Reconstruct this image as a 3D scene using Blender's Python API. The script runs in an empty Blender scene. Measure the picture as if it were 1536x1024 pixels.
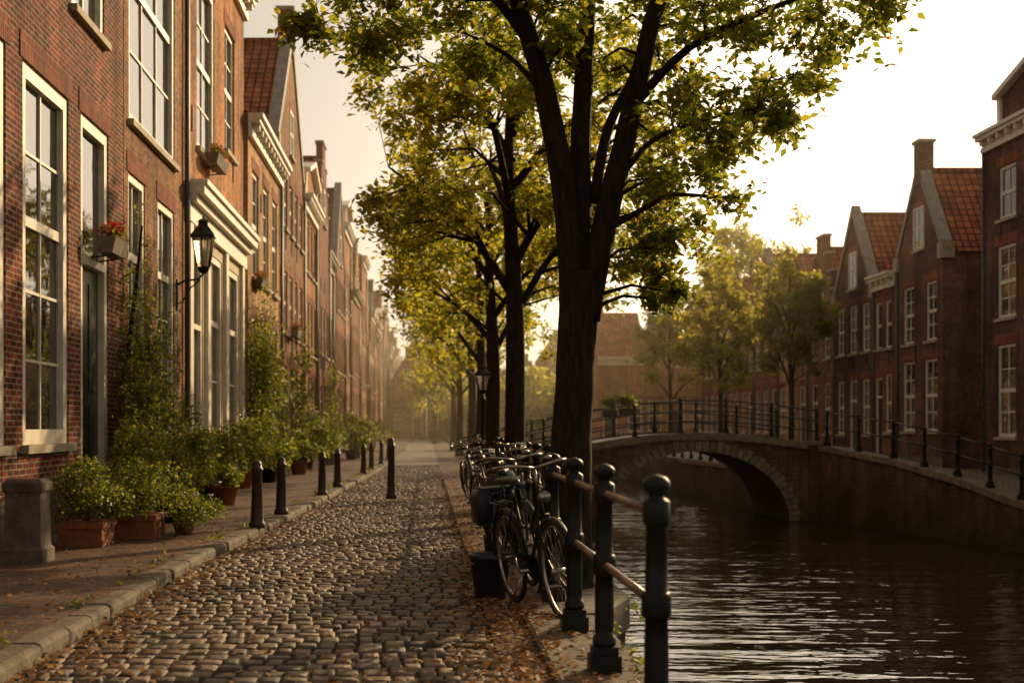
import bpy, math, random
import numpy as np
from mathutils import Vector, Matrix
R=random.Random(11); NR=np.random.default_rng(11)
scene=bpy.context.scene
COL=scene.collection
rad=math.radians

# ------------------------------------------------------------------ materials
def newmat(name):
    m=bpy.data.materials.new(name); m.use_nodes=True
    nt=m.node_tree; b=nt.nodes['Principled BSDF']
    return m,nt,b
def N(nt,t,**kw):
    n=nt.nodes.new(t)
    for k,v in kw.items(): setattr(n,k,v)
    return n
def L(nt,a,b): nt.links.new(a,b)
def ramp(nt,stops):
    r=N(nt,'ShaderNodeValToRGB'); e=r.color_ramp.elements
    while len(e)<len(stops): e.new(0.5)
    for i,(p,c) in enumerate(stops):
        e[i].position=p; e[i].color=(*c,1) if len(c)==3 else c
    return r
def g(v): return (v,v,v)
def mul(nt,a,b):
    m=N(nt,'ShaderNodeMix',data_type='RGBA',blend_type='MULTIPLY'); m.inputs[0].default_value=1
    L(nt,a,m.inputs[6]); L(nt,b,m.inputs[7]); return m.outputs[2]
def pos(nt): return N(nt,'ShaderNodeNewGeometry').outputs['Position']
def noise(nt,scale,detail=4,rough=.6,vec=None):
    n=N(nt,'ShaderNodeTexNoise'); n.inputs['Scale'].default_value=scale
    n.inputs['Detail'].default_value=detail; n.inputs['Roughness'].default_value=rough
    L(nt,vec if vec else pos(nt),n.inputs['Vector']); return n
def bump(nt,b,h,strength=.5,dist=.02,prev=None):
    n=N(nt,'ShaderNodeBump'); n.inputs['Strength'].default_value=strength; n.inputs['Distance'].default_value=dist
    L(nt,h,n.inputs['Height'])
    if prev: L(nt,prev,n.inputs['Normal'])
    L(nt,n.outputs[0],b.inputs['Normal']); return n.outputs[0]

def brick_mat(name,c1,c2,mortar,bw=.22,rh=.067,ms=.009,algae=False,rough=.9,bs=.8,streak=True,spec=.12):
    m,nt,b=newmat(name)
    tc=N(nt,'ShaderNodeTexCoord')
    nz=noise(nt,1.3,2,vec=tc.outputs['UV']); vm=N(nt,'ShaderNodeVectorMath',operation='MULTIPLY_ADD'); vm.inputs[1].default_value=(.012,.012,0)
    L(nt,nz.outputs['Color'],vm.inputs[0]); L(nt,tc.outputs['UV'],vm.inputs[2])
    br=N(nt,'ShaderNodeTexBrick'); br.inputs['Scale'].default_value=1
    br.inputs['Brick Width'].default_value=bw; br.inputs['Row Height'].default_value=rh
    br.inputs['Mortar Size'].default_value=ms; br.inputs['Mortar Smooth'].default_value=.2
    br.inputs['Color1'].default_value=(*c1,1); br.inputs['Color2'].default_value=(*c2,1); br.inputs['Mortar'].default_value=(*mortar,1)
    br.inputs['Bias'].default_value=0
    L(nt,vm.outputs[0],br.inputs['Vector'])
    n1=noise(nt,.55,6,.68); r1=ramp(nt,[(.28,g(.36)),(.5,g(.9)),(.72,g(1.4))]); L(nt,n1.outputs[0],r1.inputs[0])
    n2=noise(nt,11,4,.75); r2=ramp(nt,[(.3,g(.6)),(.7,g(1.3))]); L(nt,n2.outputs[0],r2.inputs[0])
    c=mul(nt,mul(nt,br.outputs['Color'],r1.outputs[0]),r2.outputs[0])
    if streak:
        mp=N(nt,'ShaderNodeMapping'); mp.inputs['Scale'].default_value=(2.2,2.2,.18); L(nt,pos(nt),mp.inputs[0])
        n4=noise(nt,1,4,.7,mp.outputs[0]); r4=ramp(nt,[(.35,g(.6)),(.6,g(1.08))]); L(nt,n4.outputs[0],r4.inputs[0]); c=mul(nt,c,r4.outputs[0])
    if algae:
        sx=N(nt,'ShaderNodeSeparateXYZ'); L(nt,pos(nt),sx.inputs[0])
        ad=N(nt,'ShaderNodeMath',operation='ADD'); L(nt,sx.outputs[2],ad.inputs[0]); L(nt,n1.outputs[0],ad.inputs[1])
        mr=N(nt,'ShaderNodeMapRange'); mr.inputs[1].default_value=-1.1; mr.inputs[2].default_value=.5
        mr.inputs[3].default_value=.85; mr.inputs[4].default_value=.05
        L(nt,ad.outputs[0],mr.inputs[0])
        mx=N(nt,'ShaderNodeMix',data_type='RGBA'); L(nt,mr.outputs[0],mx.inputs[0]); L(nt,c,mx.inputs[6]); mx.inputs[7].default_value=(.035,.036,.016,1)
        c=mx.outputs[2]
    L(nt,c,b.inputs['Base Color']); b.inputs['Roughness'].default_value=rough; b.inputs['Specular IOR Level'].default_value=spec
    inv=N(nt,'ShaderNodeMath',operation='SUBTRACT'); inv.inputs[0].default_value=1; L(nt,br.outputs['Fac'],inv.inputs[1])
    p=bump(nt,b,inv.outputs[0],bs,.014); bump(nt,b,n2.outputs[0],.5,.014,p)
    return m
def plain(name,col,rough=.6,var=.25,scale=6,bstr=.2,metal=0,spec=.5):
    m,nt,b=newmat(name)
    n=noise(nt,scale,5,.65); r=ramp(nt,[(.25,tuple(c*(1-var) for c in col)),(.75,tuple(min(1,c*(1+var)) for c in col))])
    L(nt,n.outputs[0],r.inputs[0]); L(nt,r.outputs[0],b.inputs['Base Color'])
    b.inputs['Roughness'].default_value=rough; b.inputs['Metallic'].default_value=metal; b.inputs['Specular IOR Level'].default_value=spec
    if bstr: 
        n2=noise(nt,scale*5,4); bump(nt,b,n2.outputs[0],bstr,.01)
    return m
BR_RED=brick_mat('brick_dark_red',(.33,.062,.03),(.10,.027,.018),(.42,.31,.21),ms=.010)
BR_BRN=brick_mat('brick_brown',(.42,.17,.07),(.18,.072,.036),(.40,.29,.17))
BR_ORG=brick_mat('brick_orange',(.62,.23,.08),(.35,.13,.05),(.48,.34,.19))
BR_TAN=brick_mat('brick_tan',(.64,.35,.155),(.42,.22,.10),(.5,.37,.21))
BR_PLUM=brick_mat('brick_plum',(.20,.078,.052),(.10,.045,.034),(.22,.17,.13))
BR_ROSE=brick_mat('brick_rose',(.24,.095,.06),(.13,.056,.04),(.25,.19,.145))
BR_SOLD=brick_mat('brick_soldier',(.36,.085,.04),(.18,.045,.026),(.30,.21,.14),bw=.067,rh=.3,streak=False)
BR_QUAY=brick_mat('brick_quay',(.21,.10,.062),(.11,.058,.04),(.18,.135,.10),algae=True)
PAVE=brick_mat('pavement_clinker',(.22,.105,.062),(.11,.058,.04),(.045,.034,.024),bw=.2,rh=.095,ms=.009,rough=.6,bs=1,streak=False,spec=.35)
COBF=brick_mat('road_far_cobbles',(.30,.20,.125),(.19,.13,.082),(.06,.045,.03),bw=.15,rh=.19,ms=.018,rough=.5,bs=.8,streak=False,spec=.4)
WHITE=plain('cream_paint',(.74,.67,.54),.5,.2,4,.1,spec=.35)
STONE=plain('pale_stone',(.40,.34,.25),.8,.4,3,.6,spec=.2)
CREAMW=plain('cream_stucco',(.58,.47,.32),.8,.25,2,.3,spec=.2)
DSTONE=plain('grey_stone',(.15,.12,.088),.85,.6,5,1,spec=.3)
VOUSS=plain('arch_brownstone',(.21,.155,.105),.9,.55,4,1,spec=.15)
DKGREEN=plain('dark_green_door_paint',(.015,.025,.018),.3,.3,3,.05)
IRON=plain('black_cast_iron',(.007,.007,.006),.48,.4,14,.5,spec=.3)
RAIL=plain('rail_worn_brown_paint',(.15,.07,.042),.28,.35,12,.2)
RUST=plain('bollard_brown_iron',(.045,.026,.02),.5,.3,10,.4)
LEAD=plain('lead_flashing',(.28,.26,.23),.7,.3,4,.3,spec=.2)
TERRA=plain('terracotta',(.25,.095,.047),.8,.4,8,.4,spec=.2)
RUBBER=plain('black_rubber',(.012,.012,.012),.7,.2,10,0)
CHROME=plain('worn_chrome',(.36,.32,.28),.32,.35,20,0,metal=1)
LEATHER=plain('saddle_leather',(.025,.015,.01),.5,.2,10,.2)
PLASTIC=plain('black_plastic',(.013,.013,.013),.5,.2,8,.1)
SOIL=plain('quay_earth',(.045,.034,.024),.95,.3,6,.6,spec=.1)
ZINC=plain('zinc_drainpipe',(.09,.085,.075),.5,.3,6,.1)

def tile_mat(name,c1,c2):
    m,nt,b=newmat(name); tc=N(nt,'ShaderNodeTexCoord')
    br=N(nt,'ShaderNodeTexBrick'); br.offset=0
    for k,v in (('Scale',1),('Brick Width',.26),('Row Height',.3),('Mortar Size',.035),('Mortar Smooth',1)): br.inputs[k].default_value=v
    br.inputs['Color1'].default_value=(*c1,1); br.inputs['Color2'].default_value=(*c2,1); br.inputs['Mortar'].default_value=(c2[0]*.25,c2[1]*.25,c2[2]*.25,1)
    L(nt,tc.outputs['UV'],br.inputs['Vector'])
    n1=noise(nt,1.2,5,.7); r1=ramp(nt,[(.3,g(.45)),(.7,g(1.25))]); L(nt,n1.outputs[0],r1.inputs[0])
    L(nt,mul(nt,br.outputs['Color'],r1.outputs[0]),b.inputs['Base Color']); b.inputs['Roughness'].default_value=.8; b.inputs['Specular IOR Level'].default_value=.15
    inv=N(nt,'ShaderNodeMath',operation='SUBTRACT'); inv.inputs[0].default_value=1; L(nt,br.outputs['Fac'],inv.inputs[1])
    bump(nt,b,inv.outputs[0],1,.07); return m
TILE=tile_mat('roof_tile_red',(.52,.165,.07),(.33,.10,.05))
TILE2=tile_mat('roof_tile_brown',(.33,.14,.08),(.21,.09,.057))

def glass_mat():
    m,nt,b=newmat('window_glass')
    n=noise(nt,1.1,3,.6); rr=ramp(nt,[(.35,(.008,.008,.008)),(.55,(.03,.024,.018)),(.7,(.11,.085,.06))]); L(nt,n.outputs[0],rr.inputs[0])
    L(nt,rr.outputs[0],b.inputs['Base Color'])
    b.inputs['Roughness'].default_value=.03; b.inputs['IOR'].default_value=1.6
    b.inputs['Specular IOR Level'].default_value=.9
    n2=noise(nt,1.6,2); bump(nt,b,n2.outputs[0],.15,.02)
    return m
GLASS=glass_mat()
def leaf_mat(name,stops,tr=.45,rough=.5,tcol=2.2):
    m,nt,b=newmat(name)
    ge=N(nt,'ShaderNodeNewGeometry'); r=ramp(nt,stops); L(nt,ge.outputs['Random Per Island'],r.inputs[0])
    L(nt,r.outputs[0],b.inputs['Base Color']); b.inputs['Roughness'].default_value=rough; b.inputs['Specular IOR Level'].default_value=.35
    t=N(nt,'ShaderNodeBsdfTranslucent')
    sc=N(nt,'ShaderNodeMix',data_type='RGBA',blend_type='MULTIPLY',clamp_result=False); sc.inputs[0].default_value=1
    L(nt,r.outputs[0],sc.inputs[6]); sc.inputs[7].default_value=(tcol*1.15,tcol,tcol*.35,1)
    L(nt,sc.outputs[2],t.inputs[0])
    mx=N(nt,'ShaderNodeMixShader'); mx.inputs[0].default_value=tr
    L(nt,b.outputs[0],mx.inputs[1]); L(nt,t.outputs[0],mx.inputs[2])
    L(nt,mx.outputs[0],nt.nodes['Material Output'].inputs[0]); return m
LEAF=leaf_mat('leaf_elm',[(0,(.042,.06,.014)),(.5,(.07,.088,.02)),(.9,(.11,.112,.024)),(1,(.16,.115,.025))],.58,.5,4.8)
LEAFY=leaf_mat('leaf_yellow_green',[(0,(.065,.08,.02)),(.5,(.10,.108,.025)),(1,(.15,.13,.03))],.62,.5,4.8)
LEAFD=leaf_mat('leaf_shrub',[(0,(.035,.052,.014)),(.6,(.065,.085,.022)),(1,(.12,.115,.032))],.5,.5,3.8)
DRY=leaf_mat('leaf_fallen',[(0,(.16,.065,.022)),(.5,(.30,.13,.04)),(1,(.45,.25,.07))],.25,.7,1.2)
FLOWR=leaf_mat('petal_red',[(0,(.4,.02,.015)),(1,(.6,.07,.05))],.3,.5,1)
def bark():
    m,nt,b=newmat('bark')
    mp=N(nt,'ShaderNodeMapping'); mp.inputs['Scale'].default_value=(16,16,3); L(nt,pos(nt),mp.inputs[0])
    n=noise(nt,1.6,7,.75,mp.outputs[0]); r=ramp(nt,[(.3,(.016,.011,.007)),(.55,(.06,.04,.024)),(.8,(.15,.10,.058))])
    L(nt,n.outputs[0],r.inputs[0]); L(nt,r.outputs[0],b.inputs['Base Color']); b.inputs['Roughness'].default_value=.9; b.inputs['Specular IOR Level'].default_value=.15
    bump(nt,b,n.outputs[0],1,.09); return m
BARK=bark()
def cobble():
    m,nt,b=newmat('cobblestone')
    ge=N(nt,'ShaderNodeNewGeometry'); r=ramp(nt,[(0,(.065,.044,.03)),(.35,(.12,.08,.052)),(.7,(.19,.125,.08)),(1,(.27,.175,.105))])
    L(nt,ge.outputs['Random Per Island'],r.inputs[0])
    n=noise(nt,26,5,.75); rr=ramp(nt,[(.3,g(.5)),(.7,g(1.35))]); L(nt,n.outputs[0],rr.inputs[0])
    n3=noise(nt,.8,4,.65); r3=ramp(nt,[(.3,g(.55)),(.7,g(1.25))]); L(nt,n3.outputs[0],r3.inputs[0])
    L(nt,mul(nt,mul(nt,r.outputs[0],rr.outputs[0]),r3.outputs[0]),b.inputs['Base Color'])
    r2=ramp(nt,[(.3,g(.42)),(.7,g(.7))]); L(nt,n.outputs[0],r2.inputs[0]); L(nt,r2.outputs[0],b.inputs['Roughness'])
    b.inputs['Specular IOR Level'].default_value=.42
    bump(nt,b,n.outputs[0],.9,.018); return m
COB=cobble()
def water():
    m,nt,b=newmat('canal_water')
    b.inputs['Base Color'].default_value=(.028,.020,.010,1); b.inputs['Roughness'].default_value=.015; b.inputs['IOR'].default_value=1.65
    mp=N(nt,'ShaderNodeMapping'); mp.inputs['Scale'].default_value=(.5,1.5,1); mp.inputs['Rotation'].default_value=(0,0,.12); L(nt,pos(nt),mp.inputs[0])
    n1=noise(nt,.7,2,.5,mp.outputs[0]); n2=noise(nt,3.0,2,.5,mp.outputs[0])
    p=bump(nt,b,n1.outputs[0],.45,.15); bump(nt,b,n2.outputs[0],.5,.055,p)
    return m
WATER=water()

# ------------------------------------------------------------------ mesh builder
class MB:
    def __init__(s): s.v=[]; s.f=[]; s.m=[]; s.sm=[]; s.mats=[]
    def mi(s,mat):
        if mat not in s.mats: s.mats.append(mat)
        return s.mats.index(mat)
    def poly(s,pts,mat,smooth=False):
        i=len(s.v); s.v+= [tuple(p) for p in pts]; s.f.append(tuple(range(i,i+len(pts)))); s.m.append(s.mi(mat)); s.sm.append(smooth)
    def faces(s,vs,fs,mat,smooth=False):
        i=len(s.v); s.v+=[tuple(p) for p in vs]; k=s.mi(mat)
        for f in fs: s.f.append(tuple(i+a for a in f)); s.m.append(k); s.sm.append(smooth)
    def tbox(s,T,u0,u1,w0,w1,z0,z1,mat,ch=0):
        vs=[T(u,w,z) for z in (z0,z1) for (u,w) in ((u0,w0),(u1,w0),(u1,w1),(u0,w1))]
        s.faces(vs,[(0,3,2,1),(4,5,6,7),(0,1,5,4),(1,2,6,5),(2,3,7,6),(3,0,4,7)],mat)
    def tube(s,pts,rs,mat,n=8,cap=True,M=None):
        pts=[Vector(p) for p in pts]; 
        if not hasattr(rs,'__len__'): rs=[rs]*len(pts)
        vs=[]; prev=None
        for i,p in enumerate(pts):
            t=(pts[min(i+1,len(pts)-1)]-pts[max(i-1,0)]).normalized()
            if prev is None:
                a=Vector((1,0,0)) if abs(t.x)<.8 else Vector((0,1,0)); nrm=(a-t*a.dot(t)).normalized()
            else: 
                nrm=prev-t*prev.dot(t)
                nrm=nrm.normalized() if nrm.length>1e-5 else Vector((1,0,0))
            prev=nrm; bi=t.cross(nrm)
            for k in range(n):
                a=2*math.pi*k/n; q=p+(nrm*math.cos(a)+bi*math.sin(a))*rs[i]
                vs.append(M@q if M else q)
        fs=[]
        for i in range(len(pts)-1):
            for k in range(n):
                fs.append((i*n+k,i*n+(k+1)%n,(i+1)*n+(k+1)%n,(i+1)*n+k))
        if cap: fs.append(tuple(range(n))[::-1]); fs.append(tuple((len(pts)-1)*n+k for k in range(n)))
        s.faces(vs,fs,mat,True)
    def lathe(s,prof,c,mat,n=16,M=None,smooth=True,rot=0,flute=0):
        vs=[];fs=[]
        for r,z in prof:
            for k in range(n):
                a=2*math.pi*k/n+rot; r2=r
                if flute and k%2 and flute[0]<z<flute[1]: r2=r*.88
                q=Vector((c[0]+r2*math.cos(a),c[1]+r2*math.sin(a),c[2]+z)); vs.append(M@q if M else q)
        for i in range(len(prof)-1):
            for k in range(n): fs.append((i*n+k,i*n+(k+1)%n,(i+1)*n+(k+1)%n,(i+1)*n+k))
        fs.append(tuple((len(prof)-1)*n+k for k in range(n))); fs.append(tuple(range(n))[::-1])
        s.faces(vs,fs,mat,smooth)
    def build(s,name,parent=None,loc=None):
        me=bpy.data.meshes.new(name); me.from_pydata(s.v,[],s.f)
        for m in s.mats: me.materials.append(m)
        me.polygons.foreach_set('material_index',s.m); me.polygons.foreach_set('use_smooth',s.sm)
        uv=me.uv_layers.new(name='UVMap')
        nv=len(me.vertices); co=np.empty(nv*3); me.vertices.foreach_get('co',co); co=co.reshape(-1,3)
        data=np.empty((len(me.loops),2))
        for p in me.polygons:
            n=p.normal; a=(abs(n.x),abs(n.y),abs(n.z)); ids=list(p.vertices); c=co[ids]
            if a[2]>.85: q=c[:,[0,1]]
            elif a[0]>=a[1]: q=np.stack([c[:,1],c[:,2]/max(.3,math.sqrt(1-a[2]**2))],1)
            else: q=np.stack([c[:,0],c[:,2]/max(.3,math.sqrt(1-a[2]**2))],1)
            data[p.loop_start:p.loop_start+len(ids)]=q
        uv.data.foreach_set('uv',data.ravel())
        ob=bpy.data.objects.new(name,me); COL.objects.link(ob)
        if parent: ob.parent=parent
        return ob
def W(x,y,z): return (x,y,z)
def empty(name,loc=(0,0,0)):
    e=bpy.data.objects.new(name,None); e.location=loc; e.empty_display_size=.3; COL.objects.link(e); return e
def fast_mesh(name,V,n,mats,parent=None,smooth=False,quads=None):
    me=bpy.data.meshes.new(name); me.vertices.add(len(V)); me.vertices.foreach_set('co',np.ascontiguousarray(V,dtype=np.float32).ravel())
    idx=np.arange(len(V)) if quads is None else quads.ravel()
    k=len(idx)//n
    me.loops.add(len(idx)); me.loops.foreach_set('vertex_index',idx.astype(np.int32))
    me.polygons.add(k); me.polygons.foreach_set('loop_start',(np.arange(k)*n).astype(np.int32))
    me.update(calc_edges=True); me.validate()
    for m in mats: me.materials.append(m)
    if smooth: me.polygons.foreach_set('use_smooth',[True]*len(me.polygons))
    ob=bpy.data.objects.new(name,me); COL.objects.link(ob)
    if parent: ob.parent=parent
    return ob
def leaves(name,P,size,mat,parent=None,up=.5,flat=False):
    P=np.asarray(P); n=len(P)
    nr=NR.normal(size=(n,3)); 
    if flat: nr=nr*.25+np.array([0,0,1.])
    else: nr[:,2]=np.abs(nr[:,2])+up
    nr/=np.linalg.norm(nr,axis=1)[:,None]
    t=NR.normal(size=(n,3)); 
    if not flat: t[:,2]-=.5
    t-=nr*(t*nr).sum(1)[:,None]; t/=np.linalg.norm(t,axis=1)[:,None]
    b=np.cross(nr,t); s=(size*NR.uniform(.6,1.3,n))[:,None]
    V=np.stack([P,P+t*s*.42+b*s*.3+nr*s*.08,P+t*s,P+t*s*.42-b*s*.3+nr*s*.08],1).reshape(-1,3)
    return fast_mesh(name,V,4,[mat],parent)
def interp(tab,x):
    return float(np.interp(x,[t[0] for t in tab],[t[1] for t in tab]))

# ------------------------------------------------------------------ trees
def grow_tree(name,trunk,limbs,clumps,leaf,mat,twigs=14,lpt=14,twig_r=.004,tubes=True,sides=10):
    e=empty(name,(0,0,0)); mb=MB(); att=[]
    def path(pts,rs,n):
        P=[];RR=[]; Q=[Vector(p) for p in pts]
        for i in range(len(Q)-1):
            p0=Q[max(i-1,0)];p1=Q[i];p2=Q[i+1];p3=Q[min(i+2,len(Q)-1)]
            for k in range(4):
                t=k/4; q=.5*((2*p1)+(p2-p0)*t+(2*p0-5*p1+4*p2-p3)*t*t+(3*p1-p0-3*p2+p3)*t**3)
                P.append(q+Vector((R.uniform(-1,1),R.uniform(-1,1),0))*rs[i]*.05); RR.append((rs[i]*(1-t)+rs[i+1]*t)*R.uniform(.985,1.02))
        P.append(Q[-1]); RR.append(rs[-1]); mb.tube(P,RR,BARK,n); return P,RR
    P,RR=path(*trunk,sides+4)
    att+= [(p,r) for p,r in list(zip(P,RR))[len(P)//2:]]
    for pts,rs in limbs:
        P,RR=path(pts,rs,sides-2); att+=list(zip(P,RR))[1:]
    A=np.array([tuple(p) for p,_ in att]); AR=[r for _,r in att]
    pts=[]
    for c,r in clumps:
        c=np.array(c); d=np.linalg.norm(A-c,axis=1)+np.maximum(0,A[:,2]-c[2]+.1)*.8
        i=int(np.argmin(d)); a=A[i]
        mid=(a+c)/2+np.array([R.uniform(-.1,.1),R.uniform(-.1,.1),.12*np.linalg.norm(a-c)])
        r0=min(AR[i]*.6,.010+.016*np.linalg.norm(a-c))
        if tubes: mb.tube([a,mid,c],[r0,r0*.6,r0*.3],BARK,5,False)
        for k in range(twigs):
            d=NR.normal(size=3); d/=np.linalg.norm(d); d[2]*=.75
            end=c+d*r*NR.uniform(.45,1.25); st=mid+(c-mid)*NR.uniform(.3,1)
            if tubes and twig_r>0: mb.tube([st,(st+end)/2+np.array([0,0,.03]),end],[twig_r*1.5,twig_r,twig_r*.5],BARK,3,False)
            t=NR.uniform(.35,1.05,lpt)[:,None]
            pts.append(st+(end-st)*t+NR.normal(size=(lpt,3))*(leaf*.45))
    mb.build('trunk_and_branches',e)
    leaves('foliage',np.concatenate(pts),leaf,mat,e)
    return e
def auto_tree(name,x,y,z,fork,cz,rx,rz,tr,ncl,leaf,mat,cr=.55,twigs=10,lpt=12,tubes=True,ry=None):
    ry=ry or rx
    top=cz+rz*.75
    trunk=([(x,y,z-.1),(x+.02,y,z+.4),(x+.05,y,fork),(x-.05,y,(fork+top)/2),(x,y,top)],[tr*1.5,tr,tr*.82,tr*.5,tr*.12])
    limbs=[]
    for k in range(8):
        a=k*2.4+R.random(); s=fork+(top-fork)*(.0+.09*k); f=R.uniform(.6,.85)
        ez=min(top,s+rz*R.uniform(.5,.9))
        ex,ey=x+math.cos(a)*rx*f,y+math.sin(a)*ry*f
        limbs.append(([(x,y,s),(x+(ex-x)*.4,y+(ey-y)*.4,s+(ez-s)*.55),(ex,ey,ez)],[tr*.42,tr*.27,tr*.08]))
    cl=[]
    for k in range(ncl):
        while True:
            d=NR.normal(size=3); d/=np.linalg.norm(d); q=NR.uniform(.35,1)**.6
            if d[2]<-.75: continue
            break
        lob=1+.2*math.sin(3*math.atan2(d[1],d[0])+x)+.15*math.sin(5*d[2]*3+y)
        cl.append(((x+d[0]*rx*q*lob,y+d[1]*ry*q*lob,cz+d[2]*rz*q*lob),cr*R.uniform(.6,1.2)))
    return grow_tree(name,trunk,limbs,cl,leaf,mat,twigs,lpt,.004 if tubes else 0,tubes,8)

TY=11.2
trunk=([(1.17,TY,-.05),(1.18,TY,.2),(1.2,TY,.55),(1.21,TY,1.12),(1.25,TY,1.9),(1.29,TY,2.7)],[.27,.215,.19,.175,.16,.17])
limbs=[
 ([(1.24,TY,2.3),(1.17,TY-.02,3.2),(1.0,TY-.1,4.14),(.78,TY-.15,4.85),(.4,TY-.2,6.3),(.1,TY,7.8)],[.12,.105,.09,.075,.05,.015]),
 ([(1.29,TY+.02,2.4),(1.30,TY+.1,3.5),(1.34,TY+.2,4.4),(1.42,TY+.3,6),(1.3,TY+.3,8)],[.11,.09,.08,.05,.015]),
 ([(1.33,TY-.02,2.3),(1.54,TY-.02,3.3),(1.74,TY-.06,4.14),(1.9,TY-.1,4.85),(2.3,TY-.2,6.2),(2.6,TY,7.6)],[.12,.1,.085,.07,.045,.012]),
 ([(1.42,TY+.1,3.3),(1.55,TY+.2,3.95),(1.86,TY+.3,4.6),(2.1,TY+.4,5.6)],[.05,.042,.035,.02]),
 ([(1.74,TY-.06,4.1),(2.15,TY-.3,4.5),(2.7,TY-.4,4.75),(3.3,TY-.4,4.95),(3.8,TY-.3,4.95)],[.045,.034,.025,.016,.008]),
 ([(1.6,TY,3.45),(1.85,TY-.2,3.75),(2.25,TY-.3,3.9),(2.7,TY-.3,4.0)],[.03,.022,.014,.008]),
 ([(1.5,TY,3.05),(1.7,TY+.2,3.2),(1.95,TY+.3,3.15),(2.05,TY+.3,2.8)],[.024,.017,.012,.006]),
 ([(.85,TY-.1,4.6),(.45,TY-.3,5.0),(-.1,TY-.4,5.15),(-.8,TY-.4,5.0)],[.045,.035,.025,.008]),
 ([(.95,TY-.1,4.2),(.7,TY+.3,4.6),(.3,TY+.6,4.9)],[.03,.022,.01]),
]
cl=[]
for X,Z,r in [(-.98,4.74,.24),(-.6,4.82,.32),(-.2,4.86,.36),(-.45,4.58,.22),(.12,4.8,.34),(.5,4.72,.3),(.35,5.1,.4),(-.1,5.15,.4),(-.7,5.15,.35),(-.35,4.98,.3),(1.2,4.9,.3),(1.05,4.55,.18),(1.55,4.65,.24),(.85,4.95,.3),
  (2.1,4.72,.38),(2.6,4.6,.38),(3.0,4.45,.34),(3.3,4.22,.29),(2.92,4.14,.28),(2.4,4.14,.32),(2.0,3.97,.3),(2.1,3.6,.3),(2.42,3.6,.26),(1.85,3.42,.24),(1.98,3.05,.26),(2.08,2.7,.22),(1.85,2.8,.2),(2.3,3.2,.2),
  (3.7,4.95,.3),(3.95,4.95,.2),(3.4,5.05,.32),(2.9,4.95,.38),(2.4,5.0,.4),(1.8,5.0,.35),(.8,5.2,.35),(2.75,3.85,.18),(3.5,4.62,.22),(2.0,2.45,.16)]:
    for _ in range(3): cl.append(((X+R.uniform(-.14,.14),TY+R.uniform(-1.1,1.3),Z+R.uniform(-.08,.08)),r))
for k in range(62):
    d=NR.normal(size=3); d/=np.linalg.norm(d); q=NR.uniform(.3,1)**.5
    z=6.9+d[2]*1.9*q
    if z<5.35: continue
    cl.append(((1.4+d[0]*2.8*q,TY+d[1]*2.3*q,z),.5))
grow_tree('elm_tree',trunk,limbs,cl,.085,LEAF,11,13,.0035)
auto_tree('elm_tree',1.3,20.3,0,3.0,5.55,2.75,2.6,.17,150,.12,LEAFY,.46,11,12)
auto_tree('elm_tree',1.35,28.0,0,2.8,5.4,2.6,2.5,.17,110,.14,LEAFY,.5,10,11)
auto_tree('elm_tree',1.5,37.5,0,2.8,5.4,2.6,2.5,.17,75,.17,LEAFY,.6,9,10,False)
for yy in (50,63,78):
    auto_tree('elm_tree',1.7+R.uniform(-.2,.2),yy,0,2.8,5.6,2.8,2.6,.18,55,.22,LEAFY,.7,8,9,False)
auto_tree('elm_tree',.6,112,0,2.4,5.2,2.6,2.8,.18,55,.3,LEAFY,.8,8,9,False)
auto_tree('linden_tree',12.3,56,0,2.6,5.3,1.75,2.5,.13,90,.2,LEAFY,.45,9,11)
auto_tree('linden_tree',15.0,55,0,2.6,5.6,1.65,2.9,.13,90,.2,LEAFY,.45,9,11)
auto_tree('linden_tree',20.5,84,0,4,10.2,3.4,4.2,.3,110,.3,LEAFY,.9,9,11,False)
auto_tree('linden_tree',13.5,74,0,2.6,5.8,2,2.6,.15,60,.25,LEAFY,.6,8,10,False)

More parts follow.
